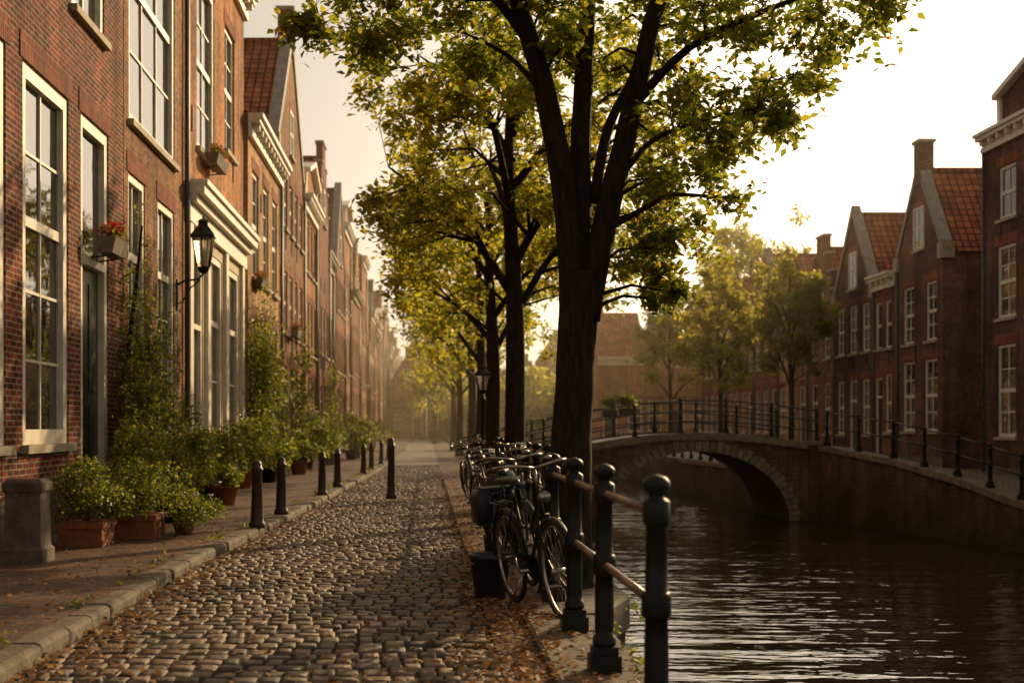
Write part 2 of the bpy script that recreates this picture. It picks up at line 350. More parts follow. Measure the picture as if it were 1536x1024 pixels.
# ------------------------------------------------------------------ houses
def house(side,a0,a1,H,kind,brick,ops,F,depth=9,apex=None,z0=.05,roof=TILE,split=None,base=None,chim=True,trim=WHITE,pipe=True,ridge=2.6,cap=LEAD,name='brick_house',door_mat=DKGREEN,pediment=False):
    e=empty(name); Wd=a1-a0-.04
    if side=='L': T=lambda u,w,z:(F+w,a0+.02+u,z)
    elif side=='R': T=lambda u,w,z:(F-w,a0+.02+u,z)
    else: T=lambda u,w,z:(a0+.02+u,F-w,z)
    wl=MB(); fr=MB(); gl=MB(); dr=MB(); rf=MB(); tr=MB()
    us=sorted({0,Wd,*[o[1] for o in ops],*[o[2] for o in ops]}); zs={z0,H,*[o[3] for o in ops],*[o[4] for o in ops]}
    if split: zs.add(split)
    zs=sorted(zs)
    for i in range(len(us)-1):
        for j in range(len(zs)-1):
            uc=(us[i]+us[i+1])/2; zc=(zs[j]+zs[j+1])/2
            if any(o[1]<uc<o[2] and o[3]<zc<o[4] for o in ops): continue
            wl.poly([T(us[i],0,zs[j]),T(us[i+1],0,zs[j]),T(us[i+1],0,zs[j+1]),T(us[i],0,zs[j+1])],base if split and zc<split else brick)
    for u in (0,Wd): wl.poly([T(u,0,z0),T(u,-depth,z0),T(u,-depth,H),T(u,0,H)],brick)
    wl.poly([T(0,-depth,z0),T(Wd,-depth,z0),T(Wd,-depth,H),T(0,-depth,H)],brick)
    rd=.17
    for o in ops:
        k,u0,u1,b0,b1=o[:5]; nx,rows=(o[5],o[6]) if len(o)>6 else (2,[.25,.5,.75]); fw=o[7] if len(o)>7 else .08
        mw=base if split and b0<split else brick
        wl.poly([T(u0,0,b0),T(u0,-rd,b0),T(u0,-rd,b1),T(u0,0,b1)],mw); wl.poly([T(u1,0,b0),T(u1,-rd,b0),T(u1,-rd,b1),T(u1,0,b1)],mw)
        wl.poly([T(u0,0,b1),T(u0,-rd,b1),T(u1,-rd,b1),T(u1,0,b1)],mw); wl.poly([T(u0,0,b0),T(u0,-rd,b0),T(u1,-rd,b0),T(u1,0,b0)],STONE)
        w0,w1=-.155,-.05
        if fw>.1: w1=-.02
        fr.tbox(T,u0-.01,u0+fw,w0,w1,b0,b1,trim); fr.tbox(T,u1-fw,u1+.01,w0,w1,b0,b1,trim)
        fr.tbox(T,u0+fw,u1-fw,w0,w1-.002,b1-fw,b1+.01,trim); 
        gz0=b0
        if k=='w':
            fr.tbox(T,u0+fw,u1-fw,w0,w1-.002,b0-.01,b0+fw,trim); gz0=b0+fw
            tr.tbox(T,u0-.07,u1+.07,-.04,.09,b0-.1,b0-.004,STONE)
        else:
            dh=o[8] if len(o)>8 else 2.35
            dt=min(b0+dh,b1-.3)
            fr.tbox(T,u0+fw,u1-fw,w0,w1+.02,dt,dt+.1,trim)
            dr.tbox(T,u0+fw,u1-fw,-.15,-.11,b0,dt,door_mat)
            du0,du1=u0+fw,u1-fw; dw=du1-du0
            for (pa,pb) in ((.08,.38),(.44,.93)):
                for (qa,qb) in ((.12,.46),(.54,.88)):
                    dr.tbox(T,du0+dw*qa,du0+dw*qb,-.112,-.095,b0+(dt-b0)*pa,b0+(dt-b0)*pb,door_mat)
            dr.tube([T((du0+.1),-.11,b0+1.05),T(du0+.1,-.05,b0+1.05)],.03,CHROME,8)
            tr.tbox(T,u0-.1,u1+.1,-.1,.35,z0,b0-.004,DSTONE)
            gz0=dt+.1
        iu0,iu1,iz1=u0+fw,u1-fw,b1-fw
        rws=sorted([abs(r_) for r_ in rows]) if k=='w' else []
        zb=[gz0]+[b0+fw+(iz1-b0-fw)*r_ for r_ in rws]+[iz1]
        for q in range(nx):
            for j in range(len(zb)-1):
                ua,ub=iu0+(iu1-iu0)*q/nx,iu0+(iu1-iu0)*(q+1)/nx; t1,t2=R.uniform(-.004,.004),R.uniform(-.004,.004)
                gl.poly([T(ua,-.1+t1,zb[j]),T(ub,-.1-t1,zb[j]),T(ub,-.1-t1+t2,zb[j+1]),T(ua,-.1+t1+t2,zb[j+1])],GLASS)
        for q in range(1,nx):
            c=iu0+(iu1-iu0)*q/nx; fr.tbox(T,c-.018,c+.018,-.12,-.075,gz0,iz1,trim)
        if k=='w':
            for r_ in rows:
                big=r_<0; r_=abs(r_); c=b0+fw+(iz1-b0-fw)*r_; h=.06 if big else .018
                fr.tbox(T,iu0,iu1,-.13,-.06 if big else -.08,c-h,c+h,trim)
        if not(split and b1<split) : 
            tr.tbox(T,u0-.12,u1+.12,-.03,.014,b1+.004,b1+.3,BR_SOLD)
    if kind=='cornice':
        for k,(p,za,zb) in enumerate(((.12,H-.55,H-.38),(.07,H-.38,H-.2),(.3,H-.2,H-.08),(.38,H-.08,H+.03))):
            tr.tbox(T,0,Wd,-.02,p,za+.002,zb,trim)
        nb=int(Wd/.6)
        for k in range(nb): 
            c=(k+.5)*Wd/nb; tr.tbox(T,c-.06,c+.06,.07,.26,H-.36,H-.203,trim)
        hr=H+ridge; m=-depth/2
        rf.poly([T(0,.05,H+.032),T(Wd,.05,H+.032),T(Wd,m,hr),T(0,m,hr)],roof); rf.poly([T(0,-depth,H),T(Wd,-depth,H),T(Wd,m,hr),T(0,m,hr)],roof)
        for u in (.001,Wd-.001): wl.poly([T(u,0,H),T(u,-depth,H),T(u,m,hr)],brick)
        if chim: 
            u=.5
            rf.tbox(T,u-.3,u+.35,m-.4,m+.4,hr-1,hr+.9,brick); rf.tbox(T,u-.36,u+.41,m-.46,m+.46,hr+.9,hr+1.0,STONE)
            for q in (-.2,.2): rf.tube([T(u,m+q,hr+1),T(u,m+q,hr+1.35)],.11,TERRA,8)
        if pediment:
            c=Wd/2; wd=min(Wd*.42,2.4); wl.poly([T(c-wd,.02,H+.03),T(c+wd,.02,H+.03),T(c+wd,.02,H+.9),T(c,.02,H+1.5),T(c-wd,.02,H+.9)],brick)
            for s in (-1,1):
                pa=[T(c+s*(wd+.15),w,zz) for w in (-.2,.25) for zz in (H+.85,H+1.02)]+[T(c,w,zz) for w in (-.2,.25) for zz in (H+1.5,H+1.68)]
                tr.faces(pa,[(0,2,6,4),(1,3,7,5),(0,1,5,4),(2,3,7,6),(0,1,3,2)],trim)
                tr.tbox(T,c+s*wd-.12,c+s*wd+.12,-.1,.1,H+.03,H+.86,trim)
    else:
        A=apex; c=Wd/2
        wl.poly([T(0,-depth,H),T(Wd,-depth,H),T(c,-depth,A)],brick)
        rf.poly([T(-.12,-.02,H-.1),T(-.12,-depth,H-.1),T(c,-depth,A-.02),T(c,-.02,A-.02)],roof)
        rf.poly([T(Wd+.12,-.02,H-.1),T(Wd+.12,-depth,H-.1),T(c,-depth,A-.02),T(c,-.02,A-.02)],roof)
        rf.tube([T(c,-.3,A+.02),T(c,-depth,A+.02)],.1,roof,6)
        if kind=='step':
            ns=max(4,int((A-H)/.75)); hs=(A+.5-H)/ns
            for q in range(ns):
                hw=c*(1-(q)/ns)+.12; hw=min(hw,c); za=H+hs*q; zb=za+hs
                wl.tbox(T,c-hw,c+hw,-.28,0,za,zb,brick)
                for s in (-1,1):
                    nx_=min(c*(1-(q+1)/ns)+.12,c) if q<ns-1 else 0
                    tr.tbox(T,min(c+s*(hw+.05),c+s*nx_),max(c+s*(hw+.05),c+s*nx_),-.33,.05,zb+.001*q,zb+.1,STONE)
        else:
            wl.poly([T(0,0,H),T(Wd,0,H),T(c,0,A)],brick)
            for (ua,ub) in ((-.06,c),(Wd+.06,c)):
                pa=[T(ua,.06,H-.1),T(ub,.06,A-.05),T(ub,.06,A+.38),T(ua,.06,H+.28)]
                pb=[T(ua,-.3,H-.1),T(ub,-.3,A-.05),T(ub,-.3,A+.38),T(ua,-.3,H+.28)]
                tr.faces(pa+pb,[(0,1,2,3),(7,6,5,4),(3,2,6,7),(0,3,7,4)],cap)
                s=1 if ua<c else -1
                tr.tbox(T,ua-.1*s if s>0 else ua-.3,ua+.3 if s>0 else ua+.1,-.34,.1,H-.32,H+.22,STONE)
            if chim: tr.tbox(T,c-.3,c+.3,-.42,.08,A-.5,A+.95,brick); tr.tbox(T,c-.36,c+.36,-.48,.14,A+.95,A+1.07,STONE)
        if chim:
            tr.tbox(T,c+.1,c+.8,-depth*.6-.4,-depth*.6+.4,A-.8,A+.8,brick)
            tr.tbox(T,c+.04,c+.86,-depth*.6-.46,-depth*.6+.46,A+.8,A+.92,STONE)
            for q in (-.2,.2): tr.tube([T(c+.45,-depth*.6+q,A+.92),T(c+.45,-depth*.6+q,A+1.3)],.1,TERRA,8)
        gw=.5; gz=H+(A-H)*.08; gt=min(gz+1.5,A-(gw+.35)*(A-H)/c)
        if gt-gz>.6:
            fr.tbox(T,c-gw,c-gw+.08,-.02,.03,gz,gt,trim); fr.tbox(T,c+gw-.08,c+gw,-.02,.03,gz,gt,trim)
            fr.tbox(T,c-gw+.08,c+gw-.08,-.02,.028,gt-.08,gt,trim); fr.tbox(T,c-gw+.08,c+gw-.08,-.02,.028,gz,gz+.08,trim)
            fr.tbox(T,c-.02,c+.02,-.02,.024,gz+.08,gt-.08,trim); fr.tbox(T,c-gw+.08,c+gw-.08,-.02,.022,(gz+gt)/2-.03,(gz+gt)/2+.03,trim)
            gl.poly([T(c-gw+.08,.008,gz+.08),T(c+gw-.08,.008,gz+.08),T(c+gw-.08,.008,gt-.08),T(c-gw+.08,.008,gt-.08)],GLASS)
            tr.tbox(T,c-gw-.08,c+gw+.08,-.02,.1,gz-.1,gz-.004,STONE)
            tr.tbox(T,c-gw-.08,c+gw+.08,-.02,.016,gt+.004,gt+.22,BR_SOLD)
    tr.tbox(T,0,Wd,-.02,.035,z0,z0+.55,DSTONE)
    if pipe: tr.tube([T(Wd-.1,.07,z0+.1),T(Wd-.1,.07,H-.4)],.045,ZINC,8)
    for k in range(int(Wd/1.8)):
        u=.7+k*1.8
        if u<Wd-.2: 
            for zz in (4.05,7.3):
                if zz<H-.8 and not any(o[1]-.1<u<o[2]+.1 and o[3]-.2<zz<o[4]+.2 for o in ops): tr.tbox(T,u-.02,u+.02,-.01,.03,zz-.25,zz+.25,IRON)
    wl.build('walls',e); fr.build('window_frames',e); gl.build('windows',e); rf.build('roof',e); tr.build('cornice_and_trim',e)
    if dr.v: dr.build('door',e)
    return e
def std_ops(Wd,H,ground=1.1,ww=.95,door=True,fl=3.3,fw=.08,sp0=1.75):
    ops=[]; nc=max(2,round(Wd/sp0)); sp=Wd/nc; dcol=R.randrange(nc) if door else -1
    z=ground
    while z+1.6<H-.55:
        hh=min(2.2 if z<2 else 1.95,H-.6-z-.25)
        for k in range(nc):
            c=sp*(k+.5)
            if z<2 and k==dcol: ops.append(('d',c-.5,c+.5,.3,z+hh,1,[],.09,2.1))
            else: ops.append(('w',c-ww/2,c+ww/2,z,z+hh,2,[.25,-.5,.75],fw))
        z+=fl
    return ops
FX=-4.5
def U(lst,a0): return [(o[0],o[1]-a0-.02,o[2]-a0-.02,*o[3:]) for o in lst]
G5=[.2,.4,-.6,.8]
house('L',7,19.8,11.3,'cornice',BR_RED,U([('w',8.2,10,1.2,5.5,2,G5,.16),('w',12.3,14.25,1.2,5.5,2,G5,.16),('w',14.85,16.75,1.2,5.5,2,G5,.17),('d',17.35,18.85,.55,5.5,1,[],.16,3.0),
   ('w',16.9,18.6,6.75,9.6,2,G5,.12),('w',13.4,15.2,6.75,9.6,2,G5,.12),('w',9.4,11.2,6.75,9.6,2,G5,.12)],7),FX,depth=8,pipe=False)
house('L',19.8,24.8,13,'cornice',BR_BRN,U([('w',20.1,21.3,1.3,5.25,2,[.25,.5,-.7],.12),('w',22.3,23.75,1.3,5.2,2,[.25,.5,-.7],.12),('w',20.15,23.8,6.05,10.4,3,[.25,-.5,.75],.13)],19.8),FX,depth=9)
house('L',24.8,32.8,11.9,'cornice',BR_ORG,U([('d',25.5,26.8,.3,5.0,1,[],.14,3.0),('w',27.5,29.3,1.0,5.0,2,[.33,-.66],.14),('w',30.0,31.9,1.0,5.0,2,[.33,-.66],.14),
   ('w',26.1,28.2,6.9,10.4,2,[.25,-.5,.75],.12),('w',29.7,31.2,7.6,10.4,2,[.25,-.5,.75],.1)],24.8),FX,depth=9,split=5.6,base=CREAMW,pipe=False)
e=empty('shopfront_cornice'); mb=MB(); T3=lambda u,w,z:(FX+w,24.85+u,z)
for p,za,zb in ((.1,5.25,5.6),(.22,5.6,5.75),(.36,5.75,5.92),(.42,5.92,6.02)): mb.tbox(T3,0,7.85,-.02,p,za+.002,zb,WHITE)
for u in (.3,2.32,4.8,7.4): 
    mb.tbox(T3,u-.16,u+.16,-.02,.08,.1,5.25,WHITE); mb.tbox(T3,u-.2,u+.2,-.02,.12,.1,.7,STONE)
mb.build('cornice',e)
house('L',32.8,40,9.1,'cornice',BR_TAN,U([('w',33.6,34.9,1.1,4.2,2,[.25,-.5,.75],.1),('w',35.9,37.1,1.1,4.2,2,[.25,-.5,.75],.1),('d',38,39.2,.3,4.2,1,[],.1,2.5),
   ('w',33.6,34.9,5.2,7.9,2,[.25,-.5,.75],.1),('w',35.9,37.1,5.2,7.9,2,[.25,-.5,.75],.1),('w',38,39.2,5.2,7.9,2,[.25,-.5,.75],.1)],32.8),FX+.1,depth=9,ridge=2.2,chim=False)
house('L',40,48.6,10,'gable',BR_BRN,std_ops(8.6,10.2),FX,depth=11,apex=14.2)
y=48.6; k=0
bricks=[BR_ORG,BR_RED,BR_TAN,BR_BRN,BR_ORG,BR_BRN,BR_TAN]
hts=[10.2,11.4,9.0,10.8,12.2,9.6,11.2,13,10]
kinds=['cornice','step','cornice','gable','cornice','cornice','step']
while y<240:
    w=R.uniform(4.6,7.4); hh=hts[k%9]+R.uniform(-.3,.3); kind=kinds[k%7]
    if kind!='cornice': hh-=1.6
    house('L',y,y+w,hh,kind,bricks[k%7],std_ops(w,hh+.3,sp0=(1.5,1.9,2.3)[k%3],ww=(.85,1.0,1.15)[k%3],ground=(1.1,.9,1.3)[k%3],fl=(3.3,3.05,3.5)[(k+1)%3]),FX+(0,.14,-.1,.06)[k%4],apex=hh+w*.62,chim=(k%2==0),roof=TILE if k%3 else TILE2,ridge=2.4,trim=(WHITE,WHITE,STONE)[k%3],door_mat=(DKGREEN,RAIL,WHITE)[k%3],pediment=(k%4==0)); y+=w; k+=1
RX=17.5
house('R',24,34.4,8.6,'cornice',BR_RED,std_ops(10,8.6),RX,z0=-.4,ridge=1.8)
house('R',34.5,41.9,10.5,'cornice',BR_PLUM,U([('w',35.4,36.7,1.1,3.9,2,[.25,-.5,.75],.1),('w',37.6,38.8,1.1,3.9,2,[.25,-.5,.75],.1),('w',39.6,40.9,1.1,3.9,2,[.25,-.5,.75],.1),
   ('w',35.4,36.7,4.7,6.9,2,[.25,-.5,.75],.1),('w',37.6,38.8,4.7,6.9,2,[.25,-.5,.75],.1),('w',39.6,40.9,4.7,6.9,2,[.25,-.5,.75],.1),('w',37.4,38.6,7.7,9.3,2,[-.5],.1),('w',39.6,40.8,7.7,9.3,2,[-.5],.1)],34.5),RX,z0=-.4,ridge=.8,chim=False,pediment=True)
house('R',45.2,49.6,7.45,'gable',BR_ROSE,U([('w',45.75,46.75,4.4,6.45,2,[.25,-.5,.75]),('w',47.9,48.95,4.4,6.45,2,[.25,-.5,.75]),('w',45.7,46.9,1.25,3.75,2,[.25,-.5,.75]),('w',47.8,49.0,1.25,3.75,2,[.25,-.5,.75])],45.2),RX,z0=-.2,apex=10.5)
house('R',49.7,52.2,7.2,'cornice',BR_RED,U([('w',50.2,50.9,4.4,6.2,1,[-.5]),('w',51.3,52,4.4,6.2,1,[-.5]),('w',50.2,50.9,1.2,3.4,1,[-.5]),('d',51.2,52.05,.3,3.3,1,[],.08,2.2)],49.7),RX,z0=-.2,chim=False,ridge=2)
house('R',52.3,57.2,6.8,'gable',BR_PLUM,std_ops(4.8,7.2),RX,z0=-.2,apex=10.1,chim=False)
house('R',57.3,61.2,6.5,'step',BR_BRN,std_ops(3.8,7),RX,z0=-.2,apex=9.3,chim=False)
y=61.3;k=0
while y<150:
    w=R.uniform(4.5,7); hh=R.uniform(6.2,8)
    if abs(y-84)<6: y+=w; continue
    house('R',y,y+w,hh,'gable' if k%2 else 'cornice',bricks[(k+2)%7],std_ops(w,hh+.2),RX,apex=hh+w*.55,z0=-.2,chim=k%3==0); y+=w;k+=1
house('F',11.8,15.2,6.2,'cornice',BR_ORG,std_ops(3.4,6.5),92,ridge=3.4,depth=8,z0=-.2)
house('F',15.6,20.5,5.4,'gable',BR_TAN,std_ops(4.9,6),96,apex=9.2,depth=9,z0=-.2)
x=-4.2; k=0
fh=[6.2,8.6,5.6,7.4,9.0,6.4]
while x<26:
    w=(4.2,3.4,5.6,3.8,4.8)[k%5]; hh=fh[k%6]; house('F',x,x+w,hh,('gable','cornice','gable','step')[k%4],bricks[k%7],std_ops(w,hh+.2),150+(0,5,2,7)[k%4],apex=hh+w*.75,depth=8,z0=-.2,chim=k%2==0,roof=(TILE,TILE2)[k%2]); x+=w; k+=1

# ------------------------------------------------------------------ ground, road, quays
KERB=[(-20,-2.3),(0,-2.3),(7,-2.31),(13.3,-2.32),(18,-2.12),(23.6,-1.92),(29.5,-1.78),(43,-1.45),(70,-1.25),(400,-1.25)]
kx=lambda y: interp(KERB,y)
mb=MB(); mb.poly([(-900,-400,-1.75),(900,-400,-1.75),(900,1500,-1.75),(-900,1500,-1.75)],SOIL); mb.build('ground')
mb=MB(); mb.poly([(-10,-40,-1.5),(16,-40,-1.5),(16,149,-1.5),(-10,149,-1.5)],WATER); mb.build('water')
QL=[(-20,1.24),(9.6,1.24),(10.6,1.62),(30,1.62),(38,2.0),(60,2.3),(400,2.3)]
ys=sorted(set([q[0] for q in QL]+list(range(-20,180,4))+[400]))
mb=MB(); 
for a,b in zip(ys[:-1],ys[1:]):
    xa,xb=interp(QL,a),interp(QL,b)
    mb.poly([(xa-.04,a,-1.8),(xb-.04,b,-1.8),(xb-.04,b,-.03),(xa-.04,a,-.03)],BR_QUAY)
    mb.poly([(-200,a,-.03),(xa-.04,a,-.03),(xb-.04,b,-.03),(-200,b,-.03)],SOIL)
mb.build('quay_wall')
mb=MB(); y=-2
while y<110:
    l=R.uniform(1.0,1.35); c=y+l/2; xe=interp(QL,c); s=(interp(QL,y+l)-interp(QL,y))/l; hz=.06+R.uniform(-.008,.008)
    T=lambda u,w,z,y=y,xe=xe,s=s,l=l:(xe-w+ (u-l/2)*s, y+u, z)
    wd=.54
    prof=[(0,-.2),(0,hz-.025),(.025,hz),(wd-.02,hz),(wd,hz-.02),(wd,-.05)]
    vs=[T(u,w,z) for u in (.008,l-.008) for (w,z) in prof]; n=len(prof)
    fs=[(i,i+1,n+i+1,n+i) for i in range(n-1)]+[tuple(range(n)),tuple(range(n,2*n))[::-1]]
    mb.faces(vs,fs,DSTONE); y+=l
mb.build('quay_coping')
mb=MB()
for a,b in zip(ys[:-1],ys[1:]):
    mb.poly([(.44,a,.0),(interp(QL,a)-.55,a,.012),(interp(QL,b)-.55,b,.012),(.44,b,.0)],PAVE)
mb.build('quay_pavement')
mb=MB()
yy=list(range(-20,52,3))
for a,b in zip(yy[:-1],yy[1:]): mb.poly([(kx(a)-.05,a,-.012),(.44,a,-.012),(.44,b,-.012),(kx(b)-.05,b,-.012)],SOIL)
yy=[49,60,80,400]
for a,b in zip(yy[:-1],yy[1:]): mb.poly([(kx(a)-.05,a,.0),(.44,a,.0),(.44,b,.0),(kx(b)-.05,b,.0)],COBF)
mb.build('road')
s6=np.array([-1,-.84,-.4,.4,.84,1]); gx,gy=np.meshgrid(s6,s6,indexing='ij')
rr=np.maximum(np.abs(gx),np.abs(gy)); rad2=(np.abs(gx)**4+np.abs(gy)**4)**.25
gz=np.where(rr>.99,-.024,np.where(rr>.8,.0,.0045)); 
cornx=gx*np.where(rad2>1.0,1/rad2**.8,1); corny=gy*np.where(rad2>1.0,1/rad2**.8,1)
q=[]; 
for i in range(5):
    for j in range(5): q.append((i*6+j,(i+1)*6+j,(i+1)*6+j+1,i*6+j+1))
q=np.array(q); VV=[];QQ=[];cnt=0
y=3.0; 
while y<49.5:
    d=R.uniform(.165,.215); x=kx(y)+.03-R.uniform(0,.1)
    while x<.42:
        w=R.uniform(.10,.18)
        if x+w>.44: w=.44-x
        if w<.05: break
        cx,cy=x+w/2+R.uniform(-.004,.004),y+d/2+R.uniform(-.008,.008)+.02*math.sin(x*2.2+1)
        hx,hy=w/2-.006,d/2-R.uniform(.006,.014); tilt=NR.normal(size=2)*.032; dz=R.uniform(-.006,.006)-.012*math.exp(-((x-.35)/.2)**2)+.006*math.sin(x*1.7+y*.9)
        a=R.uniform(-.045,.045); px=cornx*hx; py=corny*hy
        V=np.stack([cx+px*math.cos(a)-py*math.sin(a),cy+px*math.sin(a)+py*math.cos(a),gz*R.uniform(.8,1.4)+dz+px*tilt[0]+py*tilt[1]],-1).reshape(-1,3)
        VV.append(V); QQ.append(q+cnt); cnt+=36; x+=w
    y+=d
fast_mesh('cobblestones',np.concatenate(VV),4,[COB],None,True,np.concatenate(QQ))
mb=MB(); yy=[-20,0,7,10,13.3,16,18,21,23.6,26,29.5,36,43,56,70,120,400]
for a,b in zip(yy[:-1],yy[1:]): mb.poly([(FX-.2,a,.105),(kx(a)-.17,a,.095),(kx(b)-.17,b,.095),(FX-.2,b,.105)],PAVE)
mb.build('sidewalk')
mb=MB(); y=-2.
while y<150:
    l=R.uniform(.55,.95); s=(kx(y+l)-kx(y))/l; h=.1+R.uniform(-.01,.008); x0=kx(y); j=R.uniform(-.014,.014)
    prof=[(0,-.1),(0,h-.035),(-.012,h-.012),(-.04,h),(-.18,h),(-.2,h-.02),(-.2,-.05)]
    n=len(prof); us_=(.01,.03,l-.03,l-.01)
    vs=[(x0+w*(1 if 0<i_<3 else .97)+s*u+j-(0 if 0<i_<3 else .006),y+u,z-(0 if 0<i_<3 else .012)) for i_,u in enumerate(us_) for (w,z) in prof]
    fs=[]
    for i_ in range(3): fs+=[(i_*n+i,i_*n+i+1,(i_+1)*n+i+1,(i_+1)*n+i) for i in range(n-1)]
    mb.faces(vs,fs+[tuple(range(n)),tuple(range(3*n,4*n))[::-1]],DSTONE); y+=l
mb.build('kerb')
RW=[(-20,14.0),(20,13.9),(30.5,13.7),(33.5,13.5),(37,12.95),(40.9,12.0),(41,12.0),(45.6,11.4),(60,11.2),(400,11.2)]
RZ=[(-20,-.35),(30.5,-.35),(33.5,.08),(37,.5),(40.5,.83),(45.6,.83),(50,.0),(400,.0)]
ys2=sorted(set([q[0] for q in RW]+[q[0] for q in RZ]+list(range(-20,180,5))))
mb=MB(); 
for a,b in zip(ys2[:-1],ys2[1:]):
    xa,xb,za,zb=interp(RW,a),interp(RW,b),interp(RZ,a),interp(RZ,b)
    mb.poly([(xa,a,-1.8),(xb,b,-1.8),(xb,b,zb-.02),(xa,a,za-.02)],BR_QUAY)
mb.build('quay_wall')
mb=MB()
for a,b in zip(ys2[:-1],ys2[1:]):
    xa,xb,za,zb=interp(RW,a),interp(RW,b),interp(RZ,a),interp(RZ,b)
    ga,gb=min(za,0) ,min(zb,0)
    mb.poly([(xa+.1,a,za-.01),(16,a,ga-.01),(16,b,gb-.01),(xb+.1,b,zb-.01)],COBF); mb.poly([(16,a,ga-.01),(200,a,-.2 if ga<-.1 else -.01),(200,b,-.2 if gb<-.1 else -.01),(16,b,gb-.01)],COBF)
mb.build('road')
mb=MB(); mb.poly([(2.3,148,-1.8),(11.2,148,-1.8),(11.2,148,0),(2.3,148,0)],BR_QUAY); mb.poly([(2.2,148,-.005),(11.3,148,-.005),(11.3,180,-.005),(2.2,180,-.005)],COBF); mb.build('quay_wall')
mb=MB()
P=[(interp(RW,t),t,interp(RZ,t)) for t in np.arange(-15,60,1.0)]
for a,b in zip(P[:-1],P[1:]):
    vs=[]
    for p in (Vector(a)+(Vector(b)-Vector(a))*.01,Vector(b)-(Vector(b)-Vector(a))*.01): vs+=[(p.x-.08,p.y,p.z-.16),(p.x-.08,p.y,p.z),(p.x+.35,p.y,p.z+.005),(p.x+.35,p.y,p.z-.16)]
    mb.faces(vs,[(0,1,5,4),(1,2,6,5),(2,3,7,6),(0,1,2,3),(4,5,6,7)],VOUSS)
mb.build('quay_coping')

# ------------------------------------------------------------------ bridge
DZ=[(1.3,.02),(3,.42),(4.5,.75),(6,1.02),(7.3,1.16),(8.5,1.2),(9.8,1.14),(11,1.0),(12.2,.83)]
def dz(x):
    xs_=[t[0] for t in DZ]; x0=x; return float(sum(np.interp(x0+o,xs_,[t[1] for t in DZ]) for o in (-.5,-.25,0,.25,.5))/5)
br=empty('stone_bridge'); mb=MB(); Y0,Y1=41.0,45.6; AC,AA,AB=8.35,2.8,2.15
def arch(x): 
    t=(x-AC)/AA; return -1.8 if abs(t)>=1 else -1.5+AB*math.sqrt(1-t*t)
xs=sorted(set([1.3,AC-AA,AC+AA,12.0]+list(np.linspace(1.3,12.0,34))+[AC+AA*math.sin(a) for a in np.linspace(-1.57,1.57,34)]))
for a,b in zip(xs[:-1],xs[1:]):
    m=(a+b)/2; ina=abs(m-AC)<AA
    la,lb=(max(arch(a),-1.5),max(arch(b),-1.5)) if ina else (-1.8,-1.8)
    for Y in (Y0,Y1): mb.poly([(a,Y,la),(b,Y,lb),(b,Y,dz(b)-.1),(a,Y,dz(a)-.1)],BR_QUAY)
    if ina: mb.poly([(a,Y0,la),(b,Y0,lb),(b,Y1,lb),(a,Y1,la)],BR_QUAY)
    mb.poly([(a,Y0,dz(a)-.005),(b,Y0,dz(b)-.005),(b,Y1,dz(b)-.005),(a,Y1,dz(a)-.005)],COBF)
    for Y,s in ((Y0,-1),(Y1,1)):
        vs=[(x,Y+s*o,dz(x)+zz) for x in (a,b) for (o,zz) in ((0,-.2),(.09,-.2),(.11,-.16),(.11,.03),(-.3,.04))]
        mb.faces(vs,[(0,1,6,5),(1,2,7,6),(2,3,8,7),(3,4,9,8)],VOUSS)
mb.build('bridge_body',br)
mb=MB(); nv=41
for k in range(nv):
    a0=math.pi*k/nv+.006; a1=math.pi*(k+1)/nv-.006; ex=.36 if k%2 else .3
    for Y,s in ((Y0,-1),(Y1,1)):
        c=[]
        for (aa,e_) in ((a0,0),(a1,0),(a1,ex),(a0,ex)): c.append((AC-math.cos(aa)*(AA+e_),-1.5+math.sin(aa)*(AB+e_)))
        pr=.035+.012*((k*7)%3)
        vs=[(x,Y+s*pr,z) for x,z in c]+[(x,Y-s*.02,z) for x,z in c]
        mb.faces(vs,[(0,1,2,3),(0,1,5,4),(1,2,6,5),(2,3,7,6),(3,0,4,7)],(VOUSS,VOUSS,DSTONE)[(k*5)%3])
mb.build('arch_stones',br)
mb=MB(); 
mb.tbox(W,11.75,12.3,40.8,41.3,-1.8,.84,BR_QUAY); mb.tbox(W,11.68,12.37,40.72,41.3,.84,.98,VOUSS)
mb.build('abutment_pier',br)

# ------------------------------------------------------------------ railings
def post(mb,x,y,z,h=1.14,k=1,n=16):
    q=h/1.2
    mb.tbox(W,x-.085*k,x+.085*k,y-.085*k,y+.085*k,z,z+.10*q,IRON)
    mb.tbox(W,x-.07*k,x+.07*k,y-.07*k,y+.07*k,z+.1*q,z+.15*q,IRON)
    pr=[(.062,.15),(.066,.17),(.062,.2),(.05,.215),(.053,.25),(.052,.45),(.049,.555),(.058,.56),(.064,.575),(.064,.655),(.058,.67),(.049,.675),(.047,.8),(.044,.965),(.054,.975),(.058,.985),(.058,1.075),(.05,1.085),(.034,1.095),(.034,1.11),(.052,1.125),(.06,1.145),(.058,1.165),(.044,1.185),(.022,1.194),(.008,1.2)]
    mb.lathe([(r*k,zz*q) for r,zz in pr],(x,y,z),IRON,n,flute=(.22*q,.96*q) if n>=20 else 0)
def railing(name,pts,h=1.14,k=1,rz=(1.03,.6),rr=.021,n=16,parent=None,railm=RAIL):
    e=empty(name); a=MB(); b=MB()
    for p in pts: post(a,*p,h,k,n)
    for zz in rz:
        for p,q in zip(pts[:-1],pts[1:]):
            b.tube([(p[0],p[1],p[2]+zz),(q[0],q[1],q[2]+zz)],rr,railm,8)
    a.build('posts',e); b.build('rails',e)
railing('canal_railing',[(.975,5.66,.06),(.975,7.32,.06),(.975,8.8,.06),(.975,10.3,.06)],1.14,1.0,rz=(.975,.585),n=28)
railing('canal_railing',[(1.4,12.2+1.6*k,.06) for k in range(17)],1.14,1.0,n=10)
